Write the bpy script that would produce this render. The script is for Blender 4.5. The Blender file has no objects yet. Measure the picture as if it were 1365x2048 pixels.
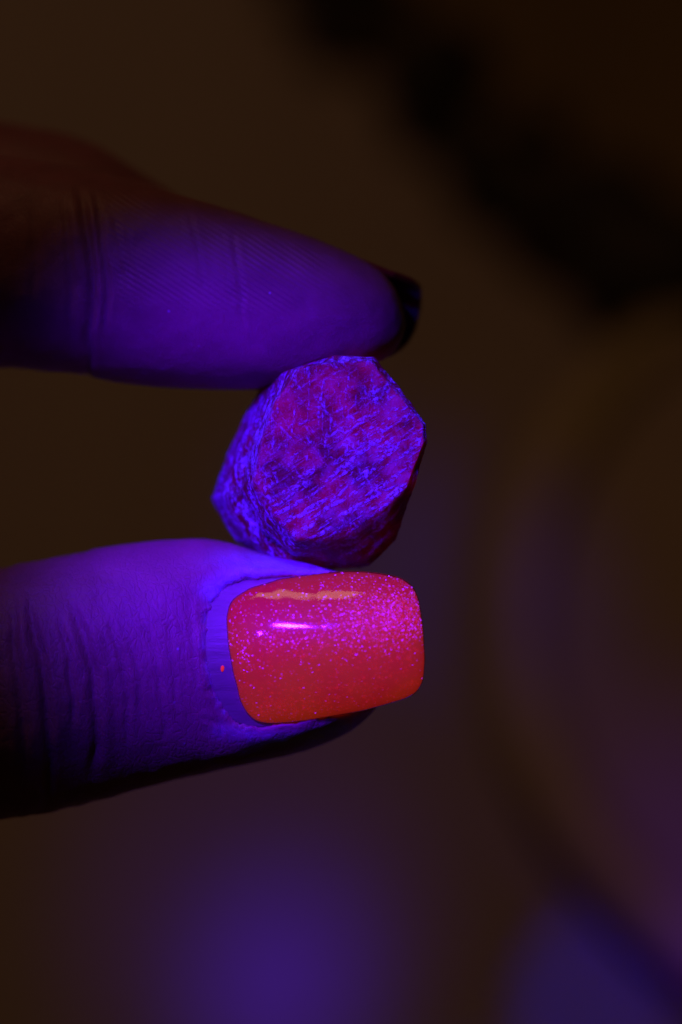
import bpy, math
import numpy as np
from mathutils import Matrix, Vector

# ------------------------------------------------------------------ frame of reference
# Shapes are written in millimetres in a frame x right, y away from the lens, z up;
# PITCH lays that frame out in the room: the lens looks down on a horizontal table.
MM = 0.001
CAM_D = 300.0                      # lens to the plane in focus
K = 26.25                          # photograph pixels per mm in that plane
PITCH = math.radians(55)
TAB_Y = 165.0                      # table distance behind the focus plane along the axis
ROOM = (Matrix.Translation((0, 0, TAB_Y * MM * math.sin(PITCH)))
        @ Matrix.Rotation(-PITCH, 4, 'X'))

S = bpy.context.scene
COL = S.collection

# ------------------------------------------------------------------ camera
cam = bpy.data.cameras.new("camera")
cam.sensor_fit = 'VERTICAL'
cam.sensor_height = 36.0
cam.lens = CAM_D * 36.0 / (2048 / K)
cam.clip_start = 0.01
cam.clip_end = 20
cam.dof.use_dof = True
cam.dof.focus_distance = (CAM_D - 2.0) * MM
cam.dof.aperture_fstop = cam.lens / 15.5
cam_o = bpy.data.objects.new("camera", cam)
COL.objects.link(cam_o)
cam_o.matrix_world = ROOM @ Matrix.Translation((0, -CAM_D * MM, 0)) @ Matrix.Rotation(math.pi / 2, 4, 'X')
S.camera = cam_o

# ------------------------------------------------------------------ world, lamps, exposure
W = bpy.data.worlds.new("World")
S.world = W
W.use_nodes = True
W.node_tree.nodes["Background"].inputs[0].default_value = (0.6, 0.36, 0.18, 1)
W.node_tree.nodes["Background"].inputs[1].default_value = 0.006
S.view_settings.view_transform = 'Standard'
S.view_settings.look = 'None'
S.view_settings.exposure = 0
S.view_settings.gamma = 1
S.cycles.use_denoising = True
S.cycles.sample_clamp_indirect = 4


def aim(o, loc, target):
    loc, target = Vector(loc) * MM, Vector(target) * MM
    d = (target - loc).normalized()
    o.matrix_world = ROOM @ Matrix.Translation(loc) @ d.to_track_quat('-Z', 'Y').to_matrix().to_4x4()


def spot(name, loc, target, power, angle, blend, radius, color):
    l = bpy.data.lights.new(name, 'SPOT')
    l.energy = power
    l.color = color
    l.spot_size = math.radians(angle)
    l.spot_blend = blend
    l.shadow_soft_size = radius * MM
    o = bpy.data.objects.new(name, l)
    COL.objects.link(o)
    aim(o, loc, target)
    return o


def area(name, loc, target, power, sx, sy, color):
    l = bpy.data.lights.new(name, 'AREA')
    l.shape = 'RECTANGLE'
    l.size, l.size_y = sx * MM, sy * MM
    l.energy = power
    l.color = color
    o = bpy.data.objects.new(name, l)
    COL.objects.link(o)
    aim(o, loc, target)
    return o


VIOLET = (0.088, 0.003, 1.0)
spot("torch_lamp", (-66, -166, 107), (-3.6, 0, -3.8), 5.6, 12.6, 1.0, 5, VIOLET)
spot("torch_side_lamp", (-100, -172, 80), (0, 0, 0), 1.7, 12.5, 1.0, 2.4, VIOLET)
spot("added_pool_lamp", (-12, -60, -72), (-7, 129, -51), 0.80, 6.8, 1.0, 8, (0.075, 0.005, 1.0))  # added unseen lamp for the violet pool on the table
spot("added_pool_wide_lamp", (-12, -60, -72), (-9, 134, -44), 0.15, 15, 1.0, 8, (0.16, 0.003, 1.0))  # added unseen lamp that widens the same pool
spot("added_pool_lamp_2", (8, -50, -92), (27.0, 127.5, -53.5), 5.6, 1.7, 1.0, 8, (0.02, 0.003, 1.0))  # added unseen lamp for the blue spot at lower right
spot("added_haze_lamp", (110, -40, -80), (40, 134, -38), 0.28, 10, 1.0, 8, (0.20, 0.002, 1.0))  # added unseen lamp for purple haze over the dish
spot("added_haze_lamp_2", (95, -40, -20), (10, 159, -7), 0.19, 10, 1.0, 8, (0.06, 0.002, 1.0))  # added unseen lamp for the haze left of the dish
area("room_lamp", (-150, -175, 475), (-10, 40, 0), 0.165, 150, 78, (1.0, 0.50, 0.22))


# ------------------------------------------------------------------ helpers
def P(px, py, y=0.0):
    s = (CAM_D + y) / CAM_D
    return np.array([(px - 682.5) / K * s, y, (1024 - py) / K * s])


def to_px(v):
    s = CAM_D / (CAM_D + v[:, 1])
    return v[:, 0] * s * K + 682.5, 1024 - v[:, 2] * s * K


def pchip(xs, ys):
    xs, ys = np.asarray(xs, float), np.asarray(ys, float)
    h = np.diff(xs)
    d = np.diff(ys) / h
    m = np.zeros(len(xs))
    m[0], m[-1] = d[0], d[-1]
    for i in range(1, len(xs) - 1):
        if d[i - 1] * d[i] > 0:
            w1, w2 = 2 * h[i] + h[i - 1], h[i] + 2 * h[i - 1]
            m[i] = (w1 + w2) / (w1 / d[i - 1] + w2 / d[i])

    def f(x):
        x = np.clip(np.asarray(x, float), xs[0], xs[-1])
        i = np.clip(np.searchsorted(xs, x) - 1, 0, len(xs) - 2)
        t = (x - xs[i]) / h[i]
        return ((2 * t**3 - 3 * t**2 + 1) * ys[i] + (t**3 - 2 * t**2 + t) * h[i] * m[i]
                + (-2 * t**3 + 3 * t**2) * ys[i + 1] + (t**3 - t**2) * h[i] * m[i + 1])
    return f


def hash3(i, j, k, seed):
    n = (i * 374761393 + j * 668265263 + k * 2147483647 + seed * 1274126177) & 0xFFFFFFFF
    n = ((n ^ (n >> 13)) * 1274126177) & 0xFFFFFFFF
    n = (n ^ (n >> 16)) & 0xFFFFFFFF
    return n / 4294967295.0


def vnoise(p, seed=0):
    p = np.asarray(p, float)
    i = np.floor(p).astype(np.int64)
    f = p - i
    f = f * f * (3 - 2 * f)
    r = 0
    for a in (0, 1):
        for b in (0, 1):
            for c in (0, 1):
                w = (f[:, 0] if a else 1 - f[:, 0]) * (f[:, 1] if b else 1 - f[:, 1]) * (f[:, 2] if c else 1 - f[:, 2])
                r = r + w * hash3(i[:, 0] + a, i[:, 1] + b, i[:, 2] + c, seed)
    return r * 2 - 1


def fbm(p, oct=4, seed=0):
    r, a = 0, 1.0
    for o in range(oct):
        r = r + a * vnoise(p * 2**o, seed + o)
        a *= 0.5
    return r


def seg_dist(x, y, poly, closed=False):
    """distance to a polyline and the position (0..1) along it"""
    poly = np.asarray(poly, float)
    if closed:
        poly = np.vstack([poly, poly[:1]])
    L = np.concatenate([[0], np.cumsum(np.linalg.norm(np.diff(poly, axis=0), axis=1))])
    best = np.full(len(x), 1e9)
    along = np.zeros(len(x))
    for i in range(len(poly) - 1):
        a, b = poly[i], poly[i + 1]
        d = b - a
        t = np.clip(((x - a[0]) * d[0] + (y - a[1]) * d[1]) / (d @ d), 0, 1)
        q = np.hypot(x - a[0] - t * d[0], y - a[1] - t * d[1])
        m = q < best
        best[m] = q[m]
        along[m] = ((L[i] + t * (L[i + 1] - L[i])) / L[-1])[m]
    return best, along


def inside(x, y, poly):
    poly = np.asarray(poly, float)
    r = np.zeros(len(x), bool)
    j = len(poly) - 1
    for i in range(len(poly)):
        xi, yi = poly[i]
        xj, yj = poly[j]
        if yi != yj:
            r ^= ((yi > y) != (yj > y)) & (x < (xj - xi) * (y - yi) / (yj - yi) + xi)
        j = i
    return r


def smooth_closed(poly, n):
    """closed Catmull-Rom, n samples spread evenly"""
    p = np.asarray(poly, float)
    m = len(p)
    out = []
    for i in range(m):
        a, b, c, d = p[i - 1], p[i], p[(i + 1) % m], p[(i + 2) % m]
        for t in np.linspace(0, 1, 24, endpoint=False):
            out.append(0.5 * (2 * b + (c - a) * t + (2 * a - 5 * b + 4 * c - d) * t**2 + (3 * b - a - 3 * c + d) * t**3))
    return resample_closed(np.array(out), n)


def resample_closed(p, n):
    q = np.vstack([p, p[:1]])
    L = np.concatenate([[0], np.cumsum(np.linalg.norm(np.diff(q, axis=0), axis=1))])
    t = np.linspace(0, L[-1], n, endpoint=False)
    return np.stack([np.interp(t, L, q[:, k]) for k in range(q.shape[1])], 1)


def sstep(a, b, x):
    t = np.clip((x - a) / (b - a), 0, 1)
    return t * t * (3 - 2 * t)


def mesh_obj(name, verts, faces, mat, parent=None, origin=None, smooth=True, room=True):
    """verts in mm of the frame above; one mesh object"""
    verts = np.asarray(verts, float)
    if origin is None:
        origin = np.zeros(3) if parent is not None else verts.mean(0)
    origin = np.asarray(origin, float)
    me = bpy.data.meshes.new(name)
    me.from_pydata(((verts - origin) * MM).tolist(), [], [list(map(int, f)) for f in faces])
    me.materials.append(mat)
    if smooth:
        me.polygons.foreach_set("use_smooth", np.ones(len(me.polygons), bool))
    me.update()
    o = bpy.data.objects.new(name, me)
    COL.objects.link(o)
    if parent is not None:
        o.parent = parent
        o.location = tuple((origin - np.array(parent.get("origin_mm", (0, 0, 0)))) * MM)
        o["origin_mm"] = origin.tolist()
    else:
        o["origin_mm"] = origin.tolist()
        o.matrix_world = (ROOM if room else Matrix()) @ Matrix.Translation(Vector(origin) * MM)
    return o


def ring_faces(nr, n, base=0, cap0=None, cap1=None, flip=False):
    f = []
    for r in range(nr - 1):
        for k in range(n):
            a, b = base + r * n + k, base + r * n + (k + 1) % n
            q = (a, b, b + n, a + n)
            f.append(q[::-1] if flip else q)
    for cap, r in ((cap0, 0), (cap1, nr - 1)):
        if cap is not None:
            for k in range(n):
                a, b = base + r * n + k, base + r * n + (k + 1) % n
                q = (b, a, cap) if r == 0 else (a, b, cap)
                f.append(q[::-1] if flip else q)
    return f


def tag(o, **kw):
    for k, v in kw.items():
        o[k] = v


# ------------------------------------------------------------------ materials
class Mat:
    def __init__(s, name):
        s.m = bpy.data.materials.new(name)
        s.m.use_nodes = True
        s.t = s.m.node_tree
        s.b = s.t.nodes["Principled BSDF"]
        s.tc = s.t.nodes.new("ShaderNodeTexCoord")

    def n(s, kind, **kw):
        x = s.t.nodes.new("ShaderNode" + kind)
        for k, v in kw.items():
            setattr(x, k, v)
        return x

    def link(s, a, b):
        s.t.links.new(a, b)

    def mapped(s, scale=(1000, 1000, 1000), rot=(0, 0, 0)):
        m = s.n("Mapping")
        m.inputs["Scale"].default_value = scale
        m.inputs["Rotation"].default_value = rot
        s.link(s.tc.outputs["Object"], m.inputs["Vector"])
        return m.outputs[0]

    def turned(s, scale, rot):
        """turn the object's coordinates first, then stretch them"""
        return s._map(s._map(s.tc.outputs["Object"], (1000, 1000, 1000), rot), scale, (0, 0, 0))

    def _map(s, vec, scale, rot):
        m = s.n("Mapping")
        m.inputs["Scale"].default_value = scale
        m.inputs["Rotation"].default_value = rot
        s.link(vec, m.inputs["Vector"])
        return m.outputs[0]

    def noise(s, vec, scale, detail=4, rough=0.6, dist=0.0):
        x = s.n("TexNoise")
        x.inputs["Scale"].default_value = scale
        x.inputs["Detail"].default_value = detail
        x.inputs["Roughness"].default_value = rough
        x.inputs["Distortion"].default_value = dist
        s.link(vec, x.inputs["Vector"])
        return x.outputs[0]

    def ramp(s, fac, stops):
        x = s.n("ValToRGB")
        e = x.color_ramp.elements
        while len(e) < len(stops):
            e.new(0.5)
        for el, (p, c) in zip(e, stops):
            el.position = p
            el.color = (c, c, c, 1) if isinstance(c, (int, float)) else (*c, 1)
        s.link(fac, x.inputs[0])
        return x.outputs[0]

    def math(s, op, a, b=0.0, clamp=False):
        x = s.n("Math", operation=op)
        x.use_clamp = clamp
        for i, v in enumerate((a, b)):
            if isinstance(v, (int, float)):
                x.inputs[i].default_value = v
            else:
                s.link(v, x.inputs[i])
        return x.outputs[0]

    def mix(s, fac, a, b):
        x = s.n("Mix", data_type='RGBA')
        for sock, v in ((x.inputs["Factor"], fac), (x.inputs["A"], a), (x.inputs["B"], b)):
            pass
        def put(i, v):
            if isinstance(v, tuple):
                x.inputs[i].default_value = (*v, 1)
            elif isinstance(v, (int, float)):
                x.inputs[i].default_value = v
            else:
                s.link(v, x.inputs[i])
        put(0, fac); put(6, a); put(7, b)
        return x.outputs[2]

    def attr(s, name):
        x = s.n("Attribute")
        x.attribute_name = name
        return x.outputs["Fac"]

    def bump(s, h, strength, dist, prev=None):
        x = s.n("Bump")
        x.inputs["Strength"].default_value = strength
        x.inputs["Distance"].default_value = dist
        s.link(h, x.inputs["Height"])
        if prev is not None:
            s.link(prev, x.inputs["Normal"])
        return x.outputs[0]

    def put(s, name, v):
        i = s.b.inputs[name]
        if isinstance(v, tuple):
            i.default_value = (*v, 1) if len(v) == 3 and i.type == 'RGBA' else v
        elif isinstance(v, (int, float)):
            i.default_value = v
        else:
            s.link(v, i)
        return s


def skin_material():
    M = Mat("skin")
    v = M.mapped()
    blotch = M.noise(v, 0.25, 5, 0.6)
    col = M.mix(M.ramp(blotch, [(0.35, 0.0), (0.68, 1.0)]), (0.27, 0.095, 0.122), (0.34, 0.122, 0.160))
    fine = M.noise(v, 2.2, 4, 0.7)
    col = M.mix(M.ramp(fine, [(0.56, 0.0), (0.8, 0.55)]), col, (0.37, 0.16, 0.20))
    dry = M.math('MULTIPLY', M.attr("dry"), M.ramp(M.noise(v, 1.3, 5, 0.7), [(0.3, 0.45), (0.6, 1.0)]))
    col = M.mix(dry, col, (0.40, 0.48, 0.58))
    speck = M.n("TexVoronoi")
    speck.inputs["Scale"].default_value = 0.55
    M.link(v, speck.inputs["Vector"])
    sp = M.ramp(speck.outputs["Distance"], [(0.0, 0.8), (0.085, 0.0)])
    col = M.mix(M.math('MULTIPLY', sp, M.ramp(M.noise(v, 0.6, 2), [(0.5, 0.0), (0.62, 1.0)])), col, (0.55, 0.5, 0.75))
    M.put("Base Color", col)
    M.put("Roughness", M.ramp(fine, [(0.3, 0.40), (0.75, 0.58)]))
    M.put("Specular IOR Level", 0.3)
    M.put("Subsurface Weight", 0.35)
    M.put("Subsurface Radius", (1.0, 0.4, 0.2))
    M.put("Subsurface Scale", 0.0011)
    # papillary ridges of the fingertip
    w = M.n("TexWave", wave_type='BANDS', bands_direction='X', wave_profile='SIN')
    w.inputs["Scale"].default_value = 0.80
    w.inputs["Distortion"].default_value = 3.2
    w.inputs["Detail"].default_value = 2
    w.inputs["Detail Scale"].default_value = 0.12
    M.link(M.mapped((1000, 500, 1000), (0, math.radians(57), 0)), w.inputs["Vector"])
    ridges = M.math('MULTIPLY', w.outputs[1], M.attr("ridge"))
    b = M.bump(ridges, 0.8, 0.00006)
    cells = M.n("TexVoronoi", feature='DISTANCE_TO_EDGE')
    cells.inputs["Scale"].default_value = 2.1
    warp = M.turned((1, 1, 0.45), (0, math.radians(14), 0))
    jit = M.n("TexNoise")
    jit.inputs["Scale"].default_value = 0.8
    jit.inputs["Detail"].default_value = 3
    M.link(v, jit.inputs["Vector"])
    addv = M.n("VectorMath", operation='MULTIPLY_ADD')
    M.link(jit.outputs["Color"], addv.inputs[0])
    addv.inputs[1].default_value = (0.9, 0.9, 0.9)
    M.link(warp, addv.inputs[2])
    M.link(addv.outputs[0], cells.inputs["Vector"])
    ce = M.math('MULTIPLY', M.ramp(cells.outputs["Distance"], [(0.0, 0.0), (0.16, 1.0)]), M.attr("cells"))
    b = M.bump(ce, 0.5, 0.00005, b)
    b = M.bump(M.noise(v, 4.0, 5, 0.7), 0.75, 0.00006, b)
    M.put("Normal", b)
    return M.m


def nail_material():
    M = Mat("bare_nail")
    v = M.mapped((160, 160, 1000))
    n = M.ramp(M.noise(v, 1.5, 5, 0.65), [(0.36, 0.0), (0.64, 1.0)])
    M.put("Base Color", M.mix(n, (0.20, 0.13, 0.13), (0.25, 0.165, 0.17)))
    M.put("Roughness", 0.45)
    # keratin glows faintly blue under ultraviolet
    M.put("Emission Color", (0.14, 0.08, 1.0))
    M.put("Emission Strength", 0.010)
    M.put("Specular IOR Level", 0.3)
    M.put("Subsurface Weight", 0.2)
    M.put("Subsurface Radius", (1.0, 0.5, 0.4))
    M.put("Subsurface Scale", 0.0006)
    M.put("Normal", M.bump(n, 0.5, 0.00005))
    return M.m


def polish_material():
    M = Mat("fluorescent_polish")
    v = M.mapped()
    n = M.noise(v, 0.16, 3, 0.5)
    M.put("Base Color", M.mix(n, (0.90, 0.018, 0.030), (0.92, 0.035, 0.012)))
    # the pigment fluoresces: it gives off red light of its own under the torch
    M.put("Emission Color", M.mix(M.ramp(n, [(0.35, 0.0), (0.65, 1.0)]), (1.0, 0.012, 0.022), (1.0, 0.045, 0.008)))
    M.put("Emission Strength", 0.42)
    M.put("Roughness", 0.5)
    M.put("Subsurface Weight", 0.0)
    M.put("Specular IOR Level", 0.2)
    return M.m


def top_coat_material():
    """clear lacquer over the flakes: mirror by Fresnel, else see-through"""
    M = Mat("clear_top_coat")
    t = M.t
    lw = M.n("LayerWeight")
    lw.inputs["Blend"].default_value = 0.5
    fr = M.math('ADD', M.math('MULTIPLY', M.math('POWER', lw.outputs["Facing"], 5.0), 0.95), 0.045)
    gl = M.n("BsdfGlossy")
    gl.inputs["Roughness"].default_value = 0.055
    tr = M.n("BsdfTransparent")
    # edge shade painted in: see-through colour darkens where the surface turns away
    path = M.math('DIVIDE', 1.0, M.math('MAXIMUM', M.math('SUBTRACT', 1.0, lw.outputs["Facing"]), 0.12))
    edge_shade = M.n("CombineColor")
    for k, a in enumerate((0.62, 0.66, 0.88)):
        M.link(M.math('POWER', a, path), edge_shade.inputs[k])
    M.link(edge_shade.outputs[0], tr.inputs["Color"])
    nb = M.bump(M.noise(M.mapped(), 0.6, 2), 0.05, 0.00004)
    M.link(nb, gl.inputs["Normal"])
    mx = M.n("MixShader")
    M.link(fr, mx.inputs[0])
    M.link(tr.outputs[0], mx.inputs[1])
    M.link(gl.outputs[0], mx.inputs[2])
    M.link(mx.outputs[0], t.nodes["Material Output"].inputs[0])
    return M.m


def dark_polish_material():
    M = Mat("dark_red_polish")
    n = M.noise(M.mapped(), 0.4, 3)
    M.put("Base Color", M.mix(n, (0.16, 0.008, 0.010), (0.24, 0.016, 0.014)))
    M.put("Roughness", 0.28)
    M.put("Coat Weight", 0.7)
    M.put("Coat Roughness", 0.12)
    return M.m


def glitter_material():
    """thin pearl flakes: partly mirror, partly see-through"""
    M = Mat("glitter_flake")
    t = M.t
    gl = M.n("BsdfGlossy")
    gl.inputs["Roughness"].default_value = 0.42
    gl.inputs["Color"].default_value = (1.0, 0.62, 0.34, 1)
    tr = M.n("BsdfTransparent")
    mx = M.n("MixShader")
    mx.inputs[0].default_value = 0.36
    M.link(tr.outputs[0], mx.inputs[1])
    M.link(gl.outputs[0], mx.inputs[2])
    em = M.n("Emission")                     # the gel they lie in fluoresces over them too
    em.inputs["Color"].default_value = (1.0, 0.03, 0.06, 1)
    em.inputs["Strength"].default_value = 0.13
    ad = M.n("AddShader")
    M.link(mx.outputs[0], ad.inputs[0])
    M.link(em.outputs[0], ad.inputs[1])
    M.link(ad.outputs[0], t.nodes["Material Output"].inputs[0])
    return M.m


ANG = 33            # slope of the growth lines on the end face, degrees


def ruby_material():
    M = Mat("rough_ruby")
    v0 = M.mapped()
    wob = M.noise(v0, 0.42, 4, 0.6)

    def streak(angle, along, across, lo, hi, dist=0.5):
        v = M.turned((along, 0.6, across), (0, math.radians(angle), 0))
        return M.ramp(M.noise(v, 1.0, 5, 0.65, dist), [(lo, 0.0), (hi, 1.0)])
    grain = M.ramp(M.noise(v0, 3.6, 4, 0.7), [(0.43, 0.0), (0.57, 1.0)])
    fine = M.ramp(M.noise(v0, 6.0, 3, 0.6), [(0.58, 0.0), (0.68, 1.0)])
    sep = M.n("SeparateXYZ")
    M.link(v0, sep.inputs[0])
    # lower right of the end face carries the long growth lines, the top the upright ones
    zone = M.math('ADD', M.math('MULTIPLY', sep.outputs[0], 0.050), M.math('MULTIPLY', sep.outputs[2], -0.062))
    zone = M.math('ADD', zone, wob)
    z1 = M.ramp(zone, [(0.30, 0.22), (0.62, 1.0)])
    z2 = M.ramp(zone, [(0.34, 1.0), (0.66, 0.25)])
    a = M.math('MULTIPLY', streak(ANG, 0.40, 2.6, 0.515, 0.575, 0.25), z1)
    a = M.math('MAXIMUM', a, M.math('MULTIPLY', streak(ANG + 4, 0.26, 1.35, 0.56, 0.62, 0.25), M.math('ADD', z1, 0.15)))
    u = M.math('MULTIPLY', streak(ANG + 56, 0.34, 2.0, 0.545, 0.63, 0.25), M.math('MULTIPLY', z2, 0.85))
    x = M.math('MULTIPLY', streak(ANG + 96, 0.25, 1.3, 0.57, 0.64), 0.6)
    face = M.math('MAXIMUM', M.math('MAXIMUM', a, u), x)
    face = M.math('MULTIPLY', face, M.math('ADD', M.math('MULTIPLY', grain, 0.95), 0.08))
    veil = M.ramp(M.noise(v0, 0.75, 6, 0.72, 0.4), [(0.46, 0.0), (0.62, 0.21)])
    veil = M.math('MULTIPLY', veil, M.math('ADD', M.math('MULTIPLY', z1, 0.72), 0.28))
    face = M.math('MAXIMUM', face, veil)
    face = M.math('ADD', face, M.math('MULTIPLY', fine, 0.30), clamp=True)
    # prism sides: fine growth lines across the axis, milky all over
    vs = M.turned((0.75, 2.3, 0.75), (math.radians(7), 0, math.radians(-20)))
    side_l = M.ramp(M.noise(vs, 1.0, 5, 0.7, 0.7), [(0.45, 0.0), (0.54, 1.0)])
    side = M.math('MULTIPLY', side_l, M.math('ADD', M.math('MULTIPLY', grain, 0.8), 0.15))
    inv = M.math('SUBTRACT', 1.0, M.attr("side"))
    crust = M.math('ADD', M.math('MULTIPLY', side, M.attr("side")), M.math('MULTIPLY', face, inv))
    crust = M.math('MULTIPLY', crust, M.math('SUBTRACT', 1.0, M.math('MULTIPLY', M.attr("clean"), 0.8)), clamp=True)
    red = M.mix(M.ramp(wob, [(0.38, 0.0), (0.62, 1.0)]), (0.12, 0.004, 0.018), (0.22, 0.006, 0.034))
    red = M.mix(M.attr("clean"), red, (0.11, 0.004, 0.015))  # facets facing down: their shade is put into the colour
    M.put("Base Color", M.mix(crust, red, (0.56, 0.62, 0.92)))
    # chromium-rich zones fluoresce deep red
    glow = M.math('MULTIPLY', M.math('SUBTRACT', 1.0, M.math('MULTIPLY', crust, 0.85)),
                  M.ramp(M.noise(v0, 0.38, 4, 0.6), [(0.38, 0.012), (0.62, 0.095)]))
    glow = M.math('MULTIPLY', glow, M.math('SUBTRACT', 1.0, M.math('MULTIPLY', M.attr("side"), 0.9)))
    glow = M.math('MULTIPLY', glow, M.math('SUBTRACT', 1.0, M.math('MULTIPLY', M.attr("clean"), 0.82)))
    M.put("Emission Color", (1.0, 0.0, 0.09))
    M.put("Emission Strength", glow)
    M.put("Roughness", M.ramp(crust, [(0.0, 0.36), (1.0, 0.55)]))
    M.put("Specular IOR Level", 0.3)
    h = M.math('ADD', M.math('MULTIPLY', crust, 0.8), M.noise(v0, 3.2, 5, 0.75))
    M.put("Normal", M.bump(h, 0.8, 0.00018))
    return M.m


def rough_material(name, c0, c1, scale, rough, bump, stretch=(1, 1, 1)):
    M = Mat(name)
    v = M.mapped(tuple(1000 * k for k in stretch))
    n = M.noise(v, scale, 5, 0.6)
    M.put("Base Color", M.mix(M.ramp(n, [(0.3, 0.0), (0.7, 1.0)]), c0, c1))
    M.put("Roughness", rough)
    M.put("Normal", M.bump(n, 0.6, bump))
    return M.m


# ------------------------------------------------------------------ the table and what lies on it (blurred)
def on_table(px, py):
    """room point (mm) where the table is seen at a photograph pixel"""
    o = ROOM @ Vector((0, -CAM_D * MM, 0))
    q = ROOM @ Vector(P(px, py) * MM)
    d = q - o
    t = -o.z / d.z
    r = o + d * t
    return np.array([r.x, r.y, 0]) / MM


m_table = rough_material("table_wood", (0.39, 0.31, 0.29), (0.46, 0.38, 0.355), 0.02, 0.75, 0.0002, (1, 0.15, 1))
c0 = on_table(682, 1024)
n = 24
gx, gy = np.meshgrid(np.linspace(-700, 700, n), np.linspace(-700, 700, n), indexing='ij')
tv = np.stack([gx.ravel() + c0[0], gy.ravel() + c0[1], np.zeros(n * n)], 1)
tf = [(i * n + j, (i + 1) * n + j, (i + 1) * n + j + 1, i * n + j + 1) for i in range(n - 1) for j in range(n - 1)]
table = mesh_obj("tabletop", tv, tf, m_table, room=False, origin=c0)
tag(table, kind="structure", label="bare brown tabletop far out of focus behind the hand")

# dark board
m_board = rough_material("dark_board", (0.17, 0.112, 0.045), (0.24, 0.16, 0.062), 0.06, 0.8, 0.0004, (1, 0.2, 1))
bp = [on_table(*p)[:2] for p in ((560, -120), (640, 60), (760, 170), (900, 330), (1040, 520), (1190, 640), (1500, 760), (1900, 760), (1900, -700), (600, -700))]
bp = np.array(bp)
bd = resample_closed(bp, 120)
bd = bd + 0.9 * np.stack([vnoise(np.c_[bd * 0.12, np.zeros(120)], 5), vnoise(np.c_[bd * 0.12, np.zeros(120)], 9)], 1)
cen = bd.mean(0)
rows = [np.c_[bd, np.zeros(120)], np.c_[bd, np.full(120, 3.2)], np.c_[cen + (bd - cen) * 0.992, np.full(120, 4.0)]]
v = np.vstack(rows + [np.array([[*cen, 0.0], [*cen, 4.0]])])
board = mesh_obj("board", v, ring_faces(3, 120, 0, 360, 361, flip=True), m_board, room=False, origin=[*cen, 0], smooth=False)
tag(board, label="dim brown board filling the blurred upper right, dark pebbles along its edge", category="board")

# dark pebbles
m_peb = rough_material("dark_pebble", (0.016, 0.010, 0.008), (0.045, 0.026, 0.018), 0.4, 0.6, 0.0006)
lab = {
    0: "black pebble at the top of the picture, highest of the blurred dark pebbles",
    1: "dark tilted pebble just below and right of the topmost one",
    2: "small dark pebble alone in the middle of the brown board",
    3: "black pebble above the round dish, left of the biggest dark pebble",
    4: "biggest black pebble, at the right edge above the round dish",
    6: "dark flattish pebble between the tilted pebble and the black one above the dish",
    7: "wide dark pebble on the board, above the biggest black pebble",
    5: "small dark pebble at the upper left end of the board edge",
}
spec = [(690, 60, 7.5, 5.0, 20), (855, 215, 8.5, 6.0, 50), (1075, 310, 4.0, 3.2, 10),
        (1090, 490, 7.5, 5.5, -10), (1280, 600, 12.0, 8.5, -25), (590, -5, 4.5, 3.6, 0), (955, 385, 7.0, 4.6, -35), (1215, 455, 8.5, 5.0, -20)]
nu, nv = 28, 16
for i, (px, py, ra, rb, rot) in enumerate(spec):
    base = on_table(px, py)
    on_b = i in (2,)
    th, ph = np.meshgrid(np.linspace(0, 2 * np.pi, nu, endpoint=False), np.linspace(0.06, np.pi - 0.06, nv), indexing='ij')
    d = np.stack([np.cos(th) * np.sin(ph), np.sin(th) * np.sin(ph), np.cos(ph)], -1).transpose(1, 0, 2).reshape(-1, 3)
    k = 1 + 0.22 * fbm(d * 1.4 + i * 7, 3, 30 + i)
    q = d * k[:, None] * np.array([ra, rb, 0.62 * rb])
    c, s_ = math.cos(math.radians(rot)), math.sin(math.radians(rot))
    q = np.stack([q[:, 0] * c - q[:, 1] * s_, q[:, 0] * s_ + q[:, 1] * c, q[:, 2]], 1)
    q[:, 2] = np.maximum(q[:, 2], -0.5 * rb)
    q = np.vstack([q, [[0, 0, q[:nu, 2].max()], [0, 0, q[-nu:, 2].min()]]])
    q = q + base + np.array([0, 0, 0.5 * rb + 4.1])
    o = mesh_obj("pebble", q, ring_faces(nv, nu, 0, nu * nv, nu * nv + 1, flip=True), m_peb, room=False, origin=base)
    tag(o, label=lab[i], category="pebble", group="dark pebbles along the board edge")

# round dish
m_dish = rough_material("dish_glaze", (0.42, 0.32, 0.27), (0.49, 0.38, 0.32), 0.05, 0.55, 0.0002)
ctr = on_table(2000, 1320)
left = on_table(962, 1320)
R = np.linalg.norm(ctr - left)
N = 128
t = np.linspace(0, 2 * np.pi, N, endpoint=False)


def lathe(prof, extra):
    v = [np.stack([ctr[0] + R * r * np.cos(t), ctr[1] + R * r * np.sin(t), np.full(N, h)], 1) for r, h in prof]
    return np.vstack(v + [np.array([[ctr[0], ctr[1], h] for h in extra])]) if extra else np.vstack(v)


m_body = rough_material("dish_body", (0.10, 0.07, 0.05), (0.15, 0.10, 0.075), 0.05, 0.6, 0.0002)  # shade of the outer wall put into this dark colour
prof = [(0.985, 0.0), (0.99, 0.5), (0.985, 3.0), (0.96, 6.4), (0.86, 6.5), (0.80, 6.0)]
dish = mesh_obj("dish", lathe(prof, [0.0, 6.0]), ring_faces(len(prof), N, 0, N * len(prof), N * len(prof) + 1), m_body, room=False, origin=ctr)
prof = [(0.868, 6.2), (0.866, 6.9), (0.84, 7.0), (0.7, 6.8), (0.4, 6.6)]
mesh_obj("dish_floor", lathe(prof, [6.55]), ring_faces(len(prof), N, 0, None, N * len(prof)), m_dish, parent=dish, origin=ctr)
m_rim = rough_material("dish_rim", (0.52, 0.41, 0.24), (0.60, 0.48, 0.29), 0.08, 0.5, 0.0002)
prof = [(1.0, 5.0), (0.995, 7.0), (0.975, 8.6), (0.94, 9.4), (0.90, 9.2), (0.875, 8.2), (0.87, 6.8), (0.90, 5.4), (0.96, 4.4)]
nf = ring_faces(len(prof), N)
m_ = (len(prof) - 1) * N
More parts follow.
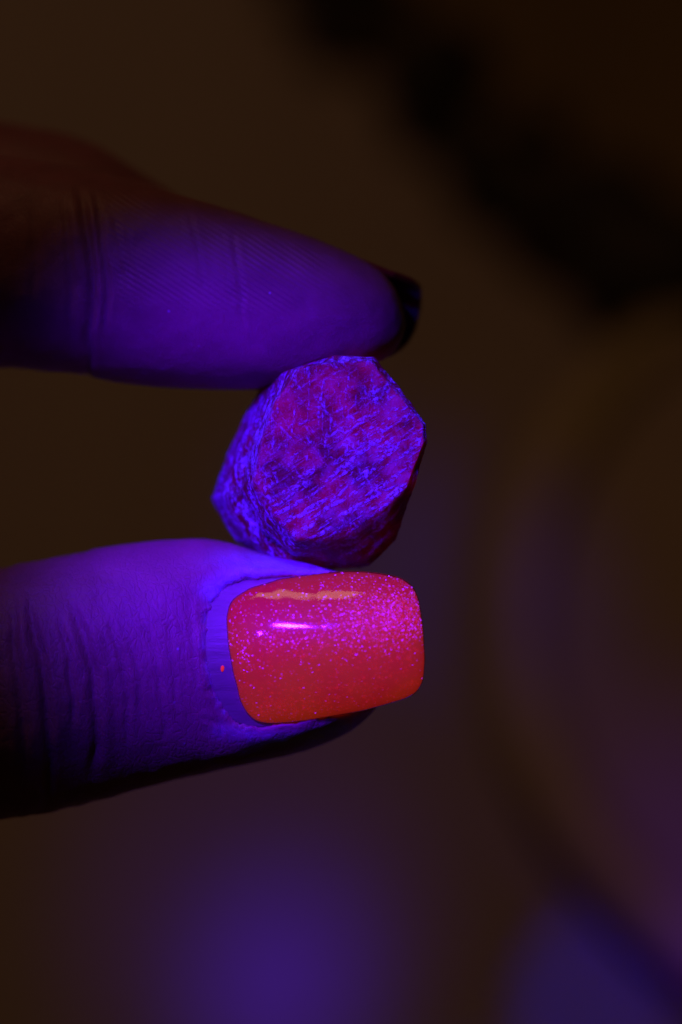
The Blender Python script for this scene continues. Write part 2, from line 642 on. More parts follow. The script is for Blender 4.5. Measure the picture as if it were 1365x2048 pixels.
nf += [(m_ + k, m_ + (k + 1) % N, (k + 1) % N, k) for k in range(N)]
rim = mesh_obj("rim", lathe(prof, []), nf, m_rim, parent=dish, origin=ctr)
tag(dish, label="round brown dish cut off by the right edge, far out of focus", category="dish")

# ------------------------------------------------------------------ the ruby crystal
A = np.array([(604, 734), (680, 724), (740, 726), (790, 784), (843, 850), (846, 884), (814, 975), (762, 1022), (694, 1062),
              (640, 1072), (594, 1078), (548, 1022), (512, 960), (526, 880), (556, 800)], float)
B = np.array([(572, 742), (672, 712), (750, 713), (798, 774), (853, 848), (855, 884), (826, 985), (792, 1080), (742, 1130),
              (690, 1128), (584, 1112), (524, 1062), (480, 982), (496, 905), (528, 815)], float)
yB = np.array([1.5, 1.0, .7, .5, .5, .6, 1.2, 3.0, 3.6, 3.2, 2.6, 2.6, 2.6, 2.6, 2.4])
SHIFT = np.array([-7.6, 2.2])            # px per mm of depth: the prism runs back to the left
gw = np.array([0, 0, 0, 0, 0, 0, 0, 0, 0, .3, .8, 1, 1, .35, 0])      # where the grown-on ledge is
Y0 = -1.6


def poly_rows(nA):
    """the same parameter walks every ring: linear along polygon edges"""
    m = len(A)
    k = np.linspace(0, m, nA, endpoint=False)
    i = np.floor(k).astype(int)
    f = (k - i)
    g = lambda a: a[i] * (1 - f)[:, None] + a[(i + 1) % m] * f[:, None] if a.ndim == 2 else a[i] * (1 - f) + a[(i + 1) % m] * f
    return g(A), g(B), g(yB), g(gw)


nA = 15 * 22
a_, b_, yb_, gw_ = poly_rows(nA)
cen = np.array([672.0, 905.0])


def out_dir(b):
    d = b - cen
    return d / np.linalg.norm(d, axis=1)[:, None]


od = out_dir(b_)
rings, side_w, under_shade_w = [], [], []


def add(pxy, y, side, clean):
    y = np.broadcast_to(y, (nA,))
    s = (CAM_D + Y0 + y) / CAM_D
    rings.append(np.stack([(pxy[:, 0] - 682.5) / K * s, Y0 + y, (1024 - pxy[:, 1]) / K * s], 1))
    side_w.append(np.broadcast_to(side, (nA,)))
    under_shade_w.append(np.broadcast_to(clean, (nA,)))


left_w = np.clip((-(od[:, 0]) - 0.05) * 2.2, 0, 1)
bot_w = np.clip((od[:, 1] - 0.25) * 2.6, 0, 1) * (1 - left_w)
for r in np.linspace(0.015, 1, 64):
    add(cen + (a_ - cen) * r, 0.25 * (1 - r) * 0, 0.0, 0.0 * bot_w)
for r in np.linspace(0, 1, 15)[1:]:
    add(a_ + (b_ - a_) * r, yb_ * r ** 1.1, (left_w + (1 - left_w) * (1 - bot_w)) * min(1, r * 2.5), bot_w * min(1, r * 5))
for dep, off in ((0.15, -0.2), (0.3, -1.2), (0.5, -1.5), (0.7, -1.2), (0.85, 0.3), (1.2, 0.8), (2.2, 0.7)):
    add(b_ + SHIFT * dep + od * (off * gw_ * K)[:, None], yb_ + dep, left_w, bot_w)
for dep in np.linspace(2.5, 7.4, 22):
    k = 1 - 0.012 * (dep - 2.2) - 0.10 * sstep(6.2, 7.4, dep)
    add(cen + (b_ - cen) * k + SHIFT * dep + od * (0.7 * gw_ * K)[:, None], yb_ * (1 - dep / 7.4) + dep + 1.5 * dep / 7.4, left_w, bot_w)
last = rings[-1]
for r in np.linspace(0.9, 0.03, 16):
    c = last.mean(0)
    rings.append(c + (last - c) * r + np.array([0, 0.5 * (1 - r), 0]))
    side_w.append(left_w)
    under_shade_w.append(bot_w)
nr = len(rings)
V = np.vstack(rings)
grid = V.reshape(nr, nA, 3)
for _ in range(1):                       # wear the edges a little
    g2 = grid.copy()
    g2[1:-1] = 0.5 * grid[1:-1] + 0.125 * (grid[:-2] + grid[2:] + np.roll(grid, 1, 1)[1:-1] + np.roll(grid, -1, 1)[1:-1])
    grid = g2
V = grid.reshape(-1, 3)
dx = np.roll(grid, -1, 1) - np.roll(grid, 1, 1)
dr = np.gradient(grid, axis=0)
nrm = np.cross(dr, dx).reshape(-1, 3)
nrm /= np.linalg.norm(nrm, axis=1)[:, None] + 1e-9
face_mid = nr // 3
if nrm.reshape(nr, nA, 3)[20, :, 1].mean() > 0:
    nrm = -nrm
ang = math.radians(31)
u = V[:, 0] * math.cos(ang) + V[:, 2] * math.sin(ang)
w = -V[:, 0] * math.sin(ang) + V[:, 2] * math.cos(ang)
front = np.clip(-nrm[:, 1], 0, 1) ** 2
lines = fbm(np.stack([u * 0.32, V[:, 1] * 0.5, w * 2.4], 1), 4, 3)
axis_d = V[:, 1] + V[:, 0] * 0.30
sl = fbm(np.stack([V[:, 0] * 0.35, axis_d * 2.6, V[:, 2] * 0.35], 1), 4, 11)
pits = fbm(V * 1.7, 4, 21)
broad = fbm(V * 0.33, 3, 41)
disp = 0.015 * broad + front * (0.05 * lines + 0.04 * np.minimum(pits, 0.15)) + (1 - front) * (0.10 * sl + 0.03 * pits)
V = V + nrm * disp[:, None]
V = np.vstack([V, V[:nA].mean(0), V[-nA:].mean(0)])
m_ruby = ruby_material()
ruby = mesh_obj("ruby_crystal", V, ring_faces(nr, nA, 0, nr * nA, nr * nA + 1), m_ruby, origin=P(672, 905, 2))
for nm, arr in (("side", side_w), ("clean", under_shade_w)):
    at = ruby.data.attributes.new(nm, 'FLOAT', 'POINT')
    x = np.concatenate([np.concatenate(arr), [arr[0].mean(), arr[-1].mean()]]).astype(np.float32)
    at.data.foreach_set("value", x)
tag(ruby, label="rough six-sided ruby crystal with violet streaks, pinched between fingertip and thumb", category="ruby")

# ------------------------------------------------------------------ the hand
def ellipse_loft(xs_px, top, bot, yc, half_y, n=120, power=2.25):
    """closed loft with sections across x; outlines in photograph pixels at depth yc"""
    rows = []
    th = np.linspace(0, 2 * np.pi, n, endpoint=False)
    c, s = np.cos(th), np.sin(th)
    cs = np.sign(c) * np.abs(c) ** (2 / power)
    sn = np.sign(s) * np.abs(s) ** (2 / power)
    for x in xs_px:
        t_, b2, y_, h_ = float(top(x)), float(bot(x)), float(yc(x)), float(half_y(x))
        a, b = P(x, t_, y_), P(x, b2, y_)
        m, hz = (a + b) / 2, max((a[2] - b[2]) / 2, 0.02)
        rows.append(np.stack([np.full(n, m[0]), y_ - h_ * cs, m[2] + hz * sn], 1))
    v = np.vstack(rows)
    v = np.vstack([v, rows[0].mean(0), rows[-1].mean(0)])
    return v, ring_faces(len(rows), n, 0, len(v) - 2, len(v) - 1)


def sweep(points, radii, n=40, flat=1.0, up=(0, 0, 1)):
    p = np.asarray(points, float)
    L = np.concatenate([[0], np.cumsum(np.linalg.norm(np.diff(p, axis=0), axis=1))])
    f = [pchip(L, p[:, k]) for k in range(3)]
    fr = pchip(L, radii)
    t = np.linspace(0, L[-1], max(12, int(L[-1] / 1.5)))
    q = np.stack([g(t) for g in f], 1)
    r = fr(t)
    d = np.gradient(q, axis=0)
    d /= np.linalg.norm(d, axis=1)[:, None]
    ends = []
    rows = []
    upv = np.array(up, float)
    for i in range(len(t)):
        e1 = np.cross(upv, d[i]); e1 /= np.linalg.norm(e1) + 1e-9
        e2 = np.cross(d[i], e1)
        th = np.linspace(0, 2 * np.pi, n, endpoint=False)
        rows.append(q[i] + r[i] * (np.cos(th)[:, None] * e1 * flat + np.sin(th)[:, None] * e2))
    # round caps
    def cap(i, sgn):
        out = []
        for k in np.linspace(0.15, 0.97, 7):
            out.append(q[i] + sgn * d[i] * r[i] * k + (rows[i] - q[i]) * math.sqrt(1 - k * k))
        return out
    rows = cap(0, -1)[::-1] + rows + cap(-1, 1)
    v = np.vstack(rows)
    v = np.vstack([v, rows[0].mean(0), rows[-1].mean(0)])
    return v, ring_faces(len(rows), n, 0, len(v) - 2, len(v) - 1)


shells = []
# index finger: pad towards the lens and down, nail away
ix_top = pchip([-1900, -1100, -500, -150, 0, 100, 200, 270, 360, 480, 600, 700, 760, 790, 806, 812],
               [560, 330, 250, 285, 310, 325, 345, 360, 390, 426, 467, 507, 543, 577, 618, 648])
ix_bot = pchip([-1900, -1100, -500, -150, 0, 100, 160, 190, 230, 330, 470, 580, 690, 755, 790, 806, 812],
               [1010, 800, 735, 728, 735, 742, 748, 756, 764, 774, 779, 775, 752, 726, 702, 674, 650])
ix_y = pchip([-1900, -600, 0, 300, 812], [34, 14, 7.5, 5.5, 4.2])
ix_h = pchip([-1900, -600, 0, 200, 480, 640, 740, 790, 806, 812], [9.5, 9.0, 8.2, 7.6, 7.0, 6.1, 4.6, 2.9, 1.6, 0.4])
xs = np.concatenate([np.linspace(-1900, -200, 40), np.linspace(-160, 700, 90), np.linspace(706, 800, 24), np.linspace(802, 812, 8)])
shells.append(ellipse_loft(xs, ix_top, ix_bot, ix_y, ix_h))
# middle finger behind it
md_top = pchip([-2100, -1100, -400, -120, 0, 130, 200, 280, 350, 420, 470, 500, 512],
               [640, 330, 210, 225, 243, 268, 294, 342, 388, 436, 490, 545, 590])
md_bot = pchip([-2100, -1100, -400, 0, 200, 350, 430, 480, 500, 512], [1030, 740, 650, 665, 690, 700, 690, 662, 630, 600])
md_y = pchip([-2100, -600, 0, 512], [42, 30, 22, 17])
md_h = pchip([-2100, -600, 0, 300, 420, 480, 505, 512], [9.5, 9.0, 7.6, 6.6, 5.2, 3.2, 1.5, 0.4])
xs = np.concatenate([np.linspace(-2100, -200, 40), np.linspace(-170, 420, 60), np.linspace(428, 512, 22)])
shells.append(ellipse_loft(xs, md_top, md_bot, md_y, md_h))
# thumb: nail towards the lens
tb_top = pchip([-2600, -1800, -900, -350, -120, 0, 100, 200, 300, 400, 450, 520, 580, 640, 700, 745, 775, 790, 796],
               [830, 960, 1150, 1165, 1150, 1136, 1116, 1097, 1083, 1078, 1083, 1104, 1117, 1132, 1152, 1185, 1230, 1270, 1300])
tb_bot = pchip([-2600, -1800, -900, -350, -120, 0, 100, 200, 300, 420, 520, 620, 700, 750, 775, 790, 796],
               [1560, 1700, 1720, 1690, 1660, 1640, 1625, 1600, 1571, 1545, 1525, 1499, 1463, 1420, 1380, 1345, 1315])
tb_y = pchip([-2600, -1500, -600, 0, 300, 796], [38, 18, 7.0, 4.6, 4.2, 3.9])
tb_h = pchip([-2600, -1500, -600, -100, 60, 160, 400, 560, 680, 745, 780, 796], [13, 12.5, 9.6, 8.6, 8.4, 7.8, 6.75, 6.5, 5.6, 4.2, 2.4, 0.5])
xs = np.concatenate([np.linspace(-2600, -200, 50), np.linspace(-170, 700, 90), np.linspace(706, 780, 20), np.linspace(783, 796, 7)])
shells.append(ellipse_loft(xs, tb_top, tb_bot, tb_y, tb_h, power=2.15))
# palm, curled ring and little fingers and wrist, beyond the left edge
shells.append(sweep([(-88, 34, 10), (-108, 44, 2), (-135, 46, -6), (-165, 44, -10)], [15, 19, 20, 17], flat=1.75, up=(0, 0.35, 1)))
shells.append(sweep([(-160, 44, -9), (-185, 44, -10), (-230, 46, -10)], [18, 17, 21], flat=1.45, up=(0, 0.35, 1)))
shells.append(sweep([(-96, 48, 12), (-62, 46, 12), (-50, 42, 2), (-66, 34, -4), (-78, 34, -3)], [9, 8.3, 8.0, 7.2, 6.0]))
shells.append(sweep([(-102, 60, 6), (-74, 60, 6), (-64, 54, -4), (-78, 46, -9), (-88, 45, -7)], [8, 7.2, 6.8, 6.2, 5.2]))

verts, faces, base = [], [], 0
for v, f in shells:
    verts.append(v)
    faces += [tuple(int(i) + base for i in q) for q in f]
    base += len(v)
verts = np.vstack(verts)
tmp = bpy.data.meshes.new("hand_shells")
tmp.from_pydata(verts.tolist(), [], faces)
tmp.update()
to = bpy.data.objects.new("hand_shells", tmp)
COL.objects.link(to)
rm = to.modifiers.new("remesh", 'REMESH')
rm.mode = 'VOXEL'
rm.voxel_size = 0.25
bpy.context.view_layer.update()
dg = bpy.context.evaluated_depsgraph_get()
skin = bpy.data.meshes.new_from_object(to.evaluated_get(dg))
bpy.data.objects.remove(to)
nV = len(skin.vertices)
co = np.empty(nV * 3, np.float32)
skin.vertices.foreach_get("co", co)
co = co.reshape(-1, 3).astype(float)
ed = np.empty(len(skin.edges) * 2, np.int32)
skin.edges.foreach_get("vertices", ed)
ed = ed.reshape(-1, 2)
deg = np.bincount(ed.ravel(), minlength=nV)[:, None]


def relax(c, it, mask=None, lam=0.5):
    for _ in range(it):
        acc = np.zeros_like(c)
        for k in range(3):
            acc[:, k] = (np.bincount(ed[:, 0], c[ed[:, 1], k], nV) + np.bincount(ed[:, 1], c[ed[:, 0], k], nV))
        d = lam * (acc / deg - c)
        c = c + (d if mask is None else d * mask[:, None])
    return c


def set_co(c):
    skin.vertices.foreach_set("co", c.astype(np.float32).ravel())
    skin.update()


def normals():
    a = np.empty(nV * 3, np.float32)
    skin.vertices.foreach_get("normal", a)
    return a.reshape(-1, 3).astype(float)


co = relax(co, 6)
co = relax(co, 30, sstep(-28, -45, co[:, 0]))        # webs between the fingers
set_co(co)
NR = normals()

# ---- the pad gives way where the crystal presses in
px, py = to_px(co)
is_index = (py < 900) & (co[:, 1] < 13.5) & (px > -200)
is_thumb = (py > 1000) & (px > -300)
roof = pchip([470, 510, 560, 600, 680, 750, 775, 800, 840], [1010, 880, 772, 735, 716, 716, 745, 790, 880])
zr = (1024 - roof(px)) / K
din = sstep(-3.0, -1.4, co[:, 1]) * sstep(9.5, 8.0, co[:, 1])
lift = np.where(is_index & (px > 460) & (px < 845), np.maximum(zr + 0.05 - co[:, 2], 0), 0) * din
co[:, 2] += lift
floor_ = pchip([470, 520, 580, 640, 700, 745, 790, 840], [1000, 1070, 1112, 1124, 1131, 1132, 1085, 990])
zf = (1024 - floor_(px)) / K
drop = np.where(is_thumb & (px > 470) & (px < 830), np.maximum(co[:, 2] - zf + 0.05, 0), 0) * sstep(-2.2, -0.8, co[:, 1]) * sstep(9.5, 8, co[:, 1])
co[:, 2] -= drop
co = relax(co, 3, np.clip((lift + drop) * 4, 0, 1))

# ---- thumb nail surface
NA = math.radians(6.5)
NC = np.array([(650 - 682.5) / K, (1024 - 1300) / K])


def nail_uv(X, Z):
    dx_, dz_ = X - NC[0], Z - NC[1]
    return dx_ * math.cos(NA) + dz_ * math.sin(NA), -dx_ * math.sin(NA) + dz_ * math.cos(NA)


def nail_y(X, Z):
    u_, v_ = nail_uv(X, Z)
    return -3.3 - 0.112 * u_ + u_**2 / 125 - 0.00060 * np.minimum(u_, 0) ** 4 / 6 + v_**2 / (10.4 * (1 + 0.055 * np.maximum(0, -u_))) - 0.0008 * v_**4


PLATE = [(478, 1163), (444, 1180), (421, 1208), (411, 1250), (413, 1310), (427, 1375), (450, 1422), (476, 1446), (525, 1454),
         (600, 1440), (690, 1424), (760, 1406), (800, 1388), (826, 1360), (838, 1320), (838, 1250), (824, 1197), (798, 1166),
         (750, 1154), (680, 1150), (600, 1152), (530, 1157)]
POL = [(455, 1228), (469, 1196), (518, 1170), (600, 1151), (680, 1143), (764, 1147), (811, 1160), (836, 1192), (846, 1255),
       (850, 1325), (844, 1370), (818, 1394), (762, 1412), (690, 1429), (600, 1443), (545, 1447), (506, 1438), (482, 1404),
       (466, 1340), (456, 1280)]
plate = smooth_closed(PLATE, 160)
px, py = to_px(co)
frontside = is_thumb & (co[:, 1] < 4.2)
ins = inside(px, py, plate)
dist, along = seg_dist(px, py, plate, True)
sd = np.where(ins, -dist, dist) / K
sd = sd + 0.16 * vnoise(np.stack([px / 17, py / 17, np.zeros(nV)], 1), 8) + 0.10 * vnoise(np.stack([px / 6, py / 6, np.zeros(nV)], 1), 12)
yn = nail_y(co[:, 0], co[:, 2])
# folds on the three skin-bound sides, none at the free tip
skin_side = sstep(770, 640, px)
fwid = 2.0 - 0.7 * sstep(440, 560, px)
fold = np.exp(-np.clip(sd, 0, None)**2 / fwid**2) * skin_side
tgt_out = yn - 0.10 - (0.40 - 0.22 * sstep(520, 430, px)) * np.exp(-((sd - 0.75) / 0.6) ** 2)
ynew = co[:, 1] * (1 - fold) + tgt_out * fold
tgt_in = np.maximum(yn + 0.35, np.where(px > 640, co[:, 1], -99))
k_in = sstep(0.12, -0.22, sd)
ynew = ynew * (1 - k_in) + tgt_in * k_in
near = frontside & (sd < 5.0)
co[near, 1] = ynew[near]
co = relax(co, 8, np.where(near & (sd > 0.1), 1.0, 0.0) * sstep(4.5, 2.5, sd))
co = relax(co, 30, np.where(is_thumb & (sd > 0.25) & (py > 1400) & (px > 400), 1.0, 0.0) * sstep(5.0, 2.5, sd))
set_co(co)
NR = normals()

# ---- creases
px, py = to_px(co)
dispn = np.zeros(nV)


def crease(poly, depth, width, sel, lip=0.35, wob=1.0, seed=0):
    """a fold line: a furrow with soft raised lips, drawn on the skin in photograph pixels"""
    global dispn
    w1 = wob * 6 * vnoise(np.stack([px / 45, py / 45, np.full(nV, seed * 3.1)], 1), seed)
    d_, al = seg_dist(px + w1, py + w1 * 0.4, poly)
    d_ = d_ / K
    taper = sstep(0, 0.22, al) * sstep(1, 0.78, al)
    taper = np.where((al <= 0) | (al >= 1), 0, taper)
    f_ = -np.exp(-(d_ / width) ** 2) + lip * np.exp(-((d_ - 2.1 * width) / (1.3 * width)) ** 2)
    dispn += np.where(sel, depth * taper * f_, 0)


ifr = is_index & (NR[:, 1] < 0.15)
tfr = is_thumb & (NR[:, 1] < 0.15) & (sd > 0.3)
crease([(150, 350), (172, 450), (182, 560), (178, 680), (172, 790)], 0.36, 0.32, ifr, 0.30, 1, 1)
crease([(185, 370), (200, 440), (208, 520), (212, 600), (210, 690)], 0.24, 0.22, ifr, 0.35, 1, 2)
crease([(125, 380), (135, 480), (140, 600), (138, 700)], 0.13, 0.25, ifr, 0.3, 1, 3)
crease([(225, 420), (236, 480), (250, 540), (262, 600)], 0.10, 0.16, ifr, 0.4, 1, 4)
crease([(248, 440), (262, 500), (284, 560)], 0.08, 0.15, ifr, 0.4, 1, 5)
crease([(372, 410), (392, 470), (405, 540), (410, 600)], 0.10, 0.16, ifr, 0.4, .6, 6)
crease([(462, 440), (472, 500), (482, 580), (488, 680)], 0.13, 0.17, ifr, 0.4, .6, 7)
crease([(60, 380), (70, 520), (66, 660)], 0.10, 0.3, ifr, 0.3, 1, 8)
crease([(62, 1170), (58, 1220), (72, 1280), (90, 1350), (98, 1440), (98, 1540), (92, 1640)], 0.48, 0.36, tfr, 0.30, 1, 11)
crease([(132, 1170), (142, 1210), (168, 1270), (186, 1340), (193, 1430), (190, 1520), (186, 1590)], 0.44, 0.36, tfr, 0.30, 1, 12)
crease([(118, 1220), (128, 1270), (140, 1330), (146, 1400), (146, 1480)], 0.30, 0.20, tfr, 0.4, 1, 13)
crease([(30, 1190), (26, 1280), (40, 1380), (48, 1480), (44, 1600)], 0.30, 0.3, tfr, 0.3, 1, 14)
crease([(192, 1180), (222, 1250), (246, 1330), (256, 1420), (254, 1520)], 0.15, 0.20, tfr, 0.4, 1, 15)
crease([(236, 1230), (264, 1300), (280, 1370), (286, 1460)], 0.12, 0.18, tfr, 0.4, 1, 16)
crease([(276, 1210), (300, 1280), (318, 1350), (330, 1440), (328, 1500)], 0.12, 0.2, tfr, 0.4, 1, 17)
crease([(330, 1210), (346, 1290), (352, 1370), (356, 1450)], 0.09, 0.18, tfr, 0.4, 1, 18)
crease([(372, 1180), (386, 1250), (388, 1330), (394, 1400)], 0.10, 0.2, tfr, 0.4, 1, 19)
crease([(396, 1430), (420, 1440), (446, 1452)], 0.12, 0.14, tfr, 0.4, 1, 20)
crease([(428, 1425), (440, 1450), (440, 1478)], 0.13, 0.12, tfr, 0.5, 1, 21)
crease([(440, 1120), (520, 1128), (580, 1136)], 0.08, 0.16, tfr, 0.3, 1, 23)
# furrowed, slightly lumpy skin
lump = 0.07 * fbm(co * 0.35, 3, 60) + 0.022 * fbm(co * 1.1, 3, 70)
knuck = np.where(is_thumb, sstep(330, 120, px) * 0.06 * fbm(np.stack([co[:, 0] * 1.0, co[:, 1] * 0.3, co[:, 2] * 0.28], 1), 3, 80), 0)
fur = np.where(is_thumb, sstep(430, 300, px) * 0.022 * fbm(np.stack([co[:, 0] * 2.0 + co[:, 2] * 0.25, co[:, 1] * 0.3, co[:, 2] * 0.3], 1), 3, 85), 0)
dispn += lump + knuck + fur
co += NR * np.where((sd < 0.25) & is_thumb & (px > 400), 0, dispn)[:, None]
set_co(co)

# attributes read by the skin material
px, py = to_px(co)
ridge = np.where(is_index, sstep(190, 260, px) * sstep(740, 660, px) * sstep(0.0, 60, py - (385 + (px - 360) * 0.30)) * sstep(0, 90, (640 + (px - 360) * 0.1) - py), 0)
ridge = np.clip(ridge * (0.65 + 0.6 * fbm(co * 0.22, 2, 90)), 0, 1)
dry_line, _ = seg_dist(px, py, [(425, 1180), (470, 1158), (530, 1140), (580, 1130), (650, 1138), (720, 1142)])
dry = np.where(is_thumb, np.exp(-(dry_line / K / 0.85) ** 2) * 0.9 + 0.55 * np.exp(-((px - 500) / 75) ** 2 - ((py - 1118) / 24) ** 2), 0)
left_line, _ = seg_dist(px, py, [(428, 1190), (412, 1230), (409, 1290), (420, 1360), (446, 1425)])
dry = np.clip(dry + np.where(is_thumb, 0.5 * np.exp(-(left_line / K / 0.28) ** 2) * (0.6 + 0.8 * vnoise(np.stack([px / 9, py / 9, np.zeros(nV)], 1), 15)), 0), 0, 1)
low_line, _ = seg_dist(px, py, [(440, 1462), (520, 1478), (620, 1476), (690, 1455)])
dry = np.clip(dry + np.where(is_thumb, 0.45 * np.exp(-(low_line / K / 0.6) ** 2), 0), 0, 1)
cells = np.where(is_thumb, 1.0, 0.25)
ORG = P(300, 1330, 4)
skin_me = skin
set_co((co - ORG) * MM)
for nm, arr in (("ridge", ridge), ("dry", dry), ("cells", cells)):
    at = skin_me.attributes.new(nm, 'FLOAT', 'POINT')
    at.data.foreach_set("value", arr.astype(np.float32))
skin_me.materials.clear()
skin_me.materials.append(skin_material())
skin_me.polygons.foreach_set("use_smooth", np.ones(len(skin_me.polygons), bool))
skin_me.name = "hand"
hand = bpy.data.objects.new("hand", skin_me)
COL.objects.link(hand)
hand["origin_mm"] = ORG.tolist()
hand.matrix_world = ROOM @ Matrix.Translation(Vector(ORG) * MM)
tag(hand, label="hand pinching the crystal between fingertip and thumb, red polish on the thumbnail", category="hand")


# ---- thumb nail: bare plate, thick polish, glitter flakes
def from_px(pxy, yfun):
    """solve the depth of a pixel on a depth surface y = yfun(x, z)"""
    y = np.full(len(pxy), -2.0)
    for _ in range(6):
        s = (CAM_D + y) / CAM_D
        X, Z = (pxy[:, 0] - 682.5) / K * s, (1024 - pxy[:, 1]) / K * s
        y = yfun(X, Z)
    s = (CAM_D + y) / CAM_D
    return np.stack([(pxy[:, 0] - 682.5) / K * s, y, (1024 - pxy[:, 1]) / K * s], 1)


def pad_mesh(outline, nrings, prof, back):
    """a curved plate: rings from the middle to the outline, prof(r) = height over the nail, then a rim going back"""
    c = outline.mean(0)
    rows = []
    for r in np.linspace(0.02, 1, nrings) ** 0.8:
        q = from_px(c + (outline - c) * r, nail_y)
        q[:, 1] -= prof(r)
        rows.append(q)
    for k, bk in enumerate(back):
        q = rows[nrings - 1].copy()
        q[:, 1] += bk
        if k == len(back) - 1:
            q[:, [0, 2]] = q[:, [0, 2]].mean(0) + (q[:, [0, 2]] - q[:, [0, 2]].mean(0)) * 0.96
        rows.append(q)
    v = np.vstack(rows)
    n_ = len(outline)
    v = np.vstack([v, rows[0].mean(0), rows[-1].mean(0)])
    fc = ring_faces(len(rows), n_, 0, len(v) - 2, None)
    a, b, c3 = (v[i] for i in fc[5 * n_][:3])
    if np.cross(b - a, c3 - a)[1] > 0:       # outward faces the lens
        fc = [q[::-1] for q in fc]
    return v, fc


v, f = pad_mesh(plate, 40, lambda r: 0.0 - 0.05 * r**8, [0.15, 0.4])
nail = mesh_obj("thumbnail", v, f, nail_material(), parent=hand, origin=P(650, 1300, -3))
tag(nail, label="thumbnail with a bare pale strip at its root and glittery orange red polish")
pol_out = smooth_closed(POL, 220)
wobble = vnoise(np.c_[pol_out / 28, np.zeros(220)], 4)[:, None] * 1.2
c_ = pol_out.mean(0)
pol_out = pol_out + (pol_out - c_) / np.linalg.norm(pol_out - c_, axis=1)[:, None] * wobble
pol_prof = lambda r: 0.04 + 0.85 * (1 - np.clip((r - 0.50) / 0.50, 0, 1) ** 2.4) ** 0.62
v, f = pad_mesh(pol_out, 70, pol_prof, [0.12, 0.3, 0.55])
pol = mesh_obj("nail_polish", v, f, polish_material(), parent=nail, origin=P(650, 1300, -3))

rng = np.random.default_rng(4)
cand = np.stack([rng.uniform(455, 852, 40000), rng.uniform(1140, 1450, 40000)], 1)
ok = inside(cand[:, 0], cand[:, 1], c_ + (pol_out - c_) * 0.985)
cand = cand[ok]
dens = (0.07 + 0.95 * np.exp(-((cand[:, 0] - 790) / 95) ** 2 - ((cand[:, 1] - 1225 - (cand[:, 0] - 795) * -0.05) / 52) ** 2)
        + 0.16 * np.exp(-((cand[:, 0] - 600) / 160) ** 2 - ((cand[:, 1] - 1275) / 40) ** 2)
        + 0.24 * np.exp(-((cand[:, 0] - 590) / 130) ** 2 - ((cand[:, 1] - 1412 + (cand[:, 0] - 590) * 0.16) / 26) ** 2)
        + 0.06 * np.exp(-((cand[:, 0] - 480) / 22) ** 2))
cand = cand[rng.random(len(cand)) < dens * 0.75]
# polar radius in the polish outline gives the polish height under each flake
angs = np.arctan2(pol_out[:, 1] - c_[1], pol_out[:, 0] - c_[0])
rad = np.linalg.norm(pol_out - c_, axis=1)
o_ = np.argsort(angs)
ca = np.arctan2(cand[:, 1] - c_[1], cand[:, 0] - c_[0])
rr = np.linalg.norm(cand - c_, axis=1) / np.interp(ca, angs[o_], rad[o_], period=2 * np.pi)
q = from_px(cand, nail_y)
q[:, 1] -= pol_prof(rr) + 0.01
e = 0.05
n_u = (nail_y(q[:, 0] + e, q[:, 2]) - nail_y(q[:, 0] - e, q[:, 2])) / (2 * e)
n_v = (nail_y(q[:, 0], q[:, 2] + e) - nail_y(q[:, 0], q[:, 2] - e)) / (2 * e)
nn = np.stack([n_u, -np.ones(len(q)), n_v], 1) + rng.normal(0, 0.30, (len(q), 3)) * np.where(rng.random((len(q), 1)) < 0.22, 3.0, 1.0)
nn /= np.linalg.norm(nn, axis=1)[:, None]
t1 = np.cross(nn, [0, 0, 1.0]); t1 /= np.linalg.norm(t1, axis=1)[:, None]
t2 = np.cross(nn, t1)
sz = rng.uniform(0.045, 0.105, len(q))
gv, gf = [], []
for k in range(6):
    a = k * math.pi / 3
    gv.append(q + sz[:, None] * (math.cos(a) * t1 + math.sin(a) * t2))
gv = np.stack(gv, 1).reshape(-1, 3)
gf = [tuple(range(6 * i, 6 * i + 6)) for i in range(len(q))]
gl = mesh_obj("glitter", gv, gf, glitter_material(), parent=nail, origin=P(650, 1300, -3), smooth=False)
tag(gl, kind="stuff")
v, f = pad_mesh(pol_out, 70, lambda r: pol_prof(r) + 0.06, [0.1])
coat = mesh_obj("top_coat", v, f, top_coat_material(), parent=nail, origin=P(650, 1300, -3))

# a speck of polish that ran onto the bare strip
sm = smooth_closed([(441, 1331), (446, 1327), (451, 1332), (450, 1341), (445, 1348), (440, 1341)], 24)
sc_ = sm.mean(0)
rows = []
for r_, h_ in ((0.1, 0.05), (0.5, 0.045), (0.85, 0.025), (1.0, 0.0)):
    q_ = from_px(sc_ + (sm - sc_) * r_ * 0.62, nail_y)
    q_[:, 1] -= h_ + 0.015
    rows.append(q_)
v = np.vstack(rows + [rows[0].mean(0)[None]])
sf = ring_faces(4, 24, 0, 96, None)
mesh_obj("polish_speck", v, sf, pol.data.materials[0], parent=nail, origin=P(650, 1300, -3))

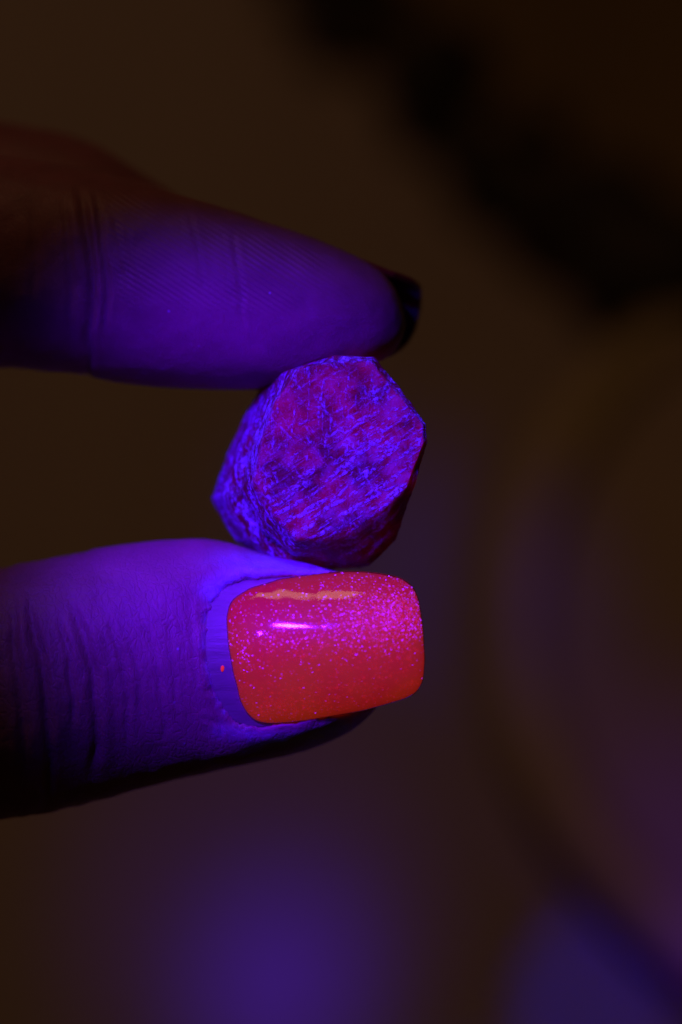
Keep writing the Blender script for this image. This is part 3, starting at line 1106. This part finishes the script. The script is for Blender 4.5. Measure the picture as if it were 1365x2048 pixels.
# ---- nail of the index finger: seen from behind its free edge
m_dark = dark_polish_material()
rows = []
nth, ns = 48, 22
thv = np.linspace(-1.62, 1.62, nth)                    # round from below, past the far side, to above
end = pchip([-1.62, -1.3, -0.9, -0.3, 0.6, 1.0, 1.3, 1.62], [772, 796, 818, 834, 843, 842, 830, 790])


def nail_pt(th, x, shrink):
    yc_ = 5.0
    cpy = 626 + (x - 770) * 0.10 - 8 * max(0, x - 780) / 60
    rz, ry = 91 / K - shrink - 0.012 * (x - 770), 4.3 - shrink
    b0 = P(x, cpy, yc_)
    return b0 + np.array([0, ry * math.cos(th), rz * math.sin(th)])


outer, inner = [], []
for s in np.linspace(0, 1, ns):
    outer.append([nail_pt(t_, 705 + (end(t_) - 705) * s, 0.0) for t_ in thv])
    inner.append([nail_pt(t_, 705 + (end(t_) - 705) * s, 0.55) for t_ in thv])
outer, inner = np.array(outer), np.array(inner)
loop = []                                               # closed section: outer there, inner back
for s in range(ns):
    loop.append(np.vstack([outer[s], inner[s][::-1]]))
mid = (outer[-1] + inner[-1]) / 2 + np.array([0.12, 0, 0])
v = np.vstack(loop)
nl = 2 * nth
f = ring_faces(ns, nl)
b0 = len(v)
v = np.vstack([v, mid])
last = (ns - 1) * nl
for k in range(nth - 1):
    f.append((last + k, last + k + 1, b0 + k + 1, b0 + k))
    f.append((b0 + k, b0 + k + 1, last + nl - 2 - k, last + nl - 1 - k))
nq = ns * nl - nl                                      # faces of the walls come first
m_under = rough_material("nail_underside", (0.09, 0.02, 0.14), (0.14, 0.03, 0.22), 0.5, 0.25, 0.00003)
inail = mesh_obj("fingernail", v, f, m_dark, parent=hand, origin=P(800, 620, 5))
inail.data.materials.append(m_under)                    # bare nail underside, a violet glint painted into its colour
for pi in range(nq):
    if nth - 1 < pi % nl < nl - 1:
        inail.data.polygons[pi].material_index = 1
tag(inail, label="dark red fingernail on the far side of the fingertip, seen at its edge")

# drop the scratch property used while placing
for o in COL.objects:
    if "origin_mm" in o:
        del o["origin_mm"]
print("hand verts", nV, "glitter", len(q))
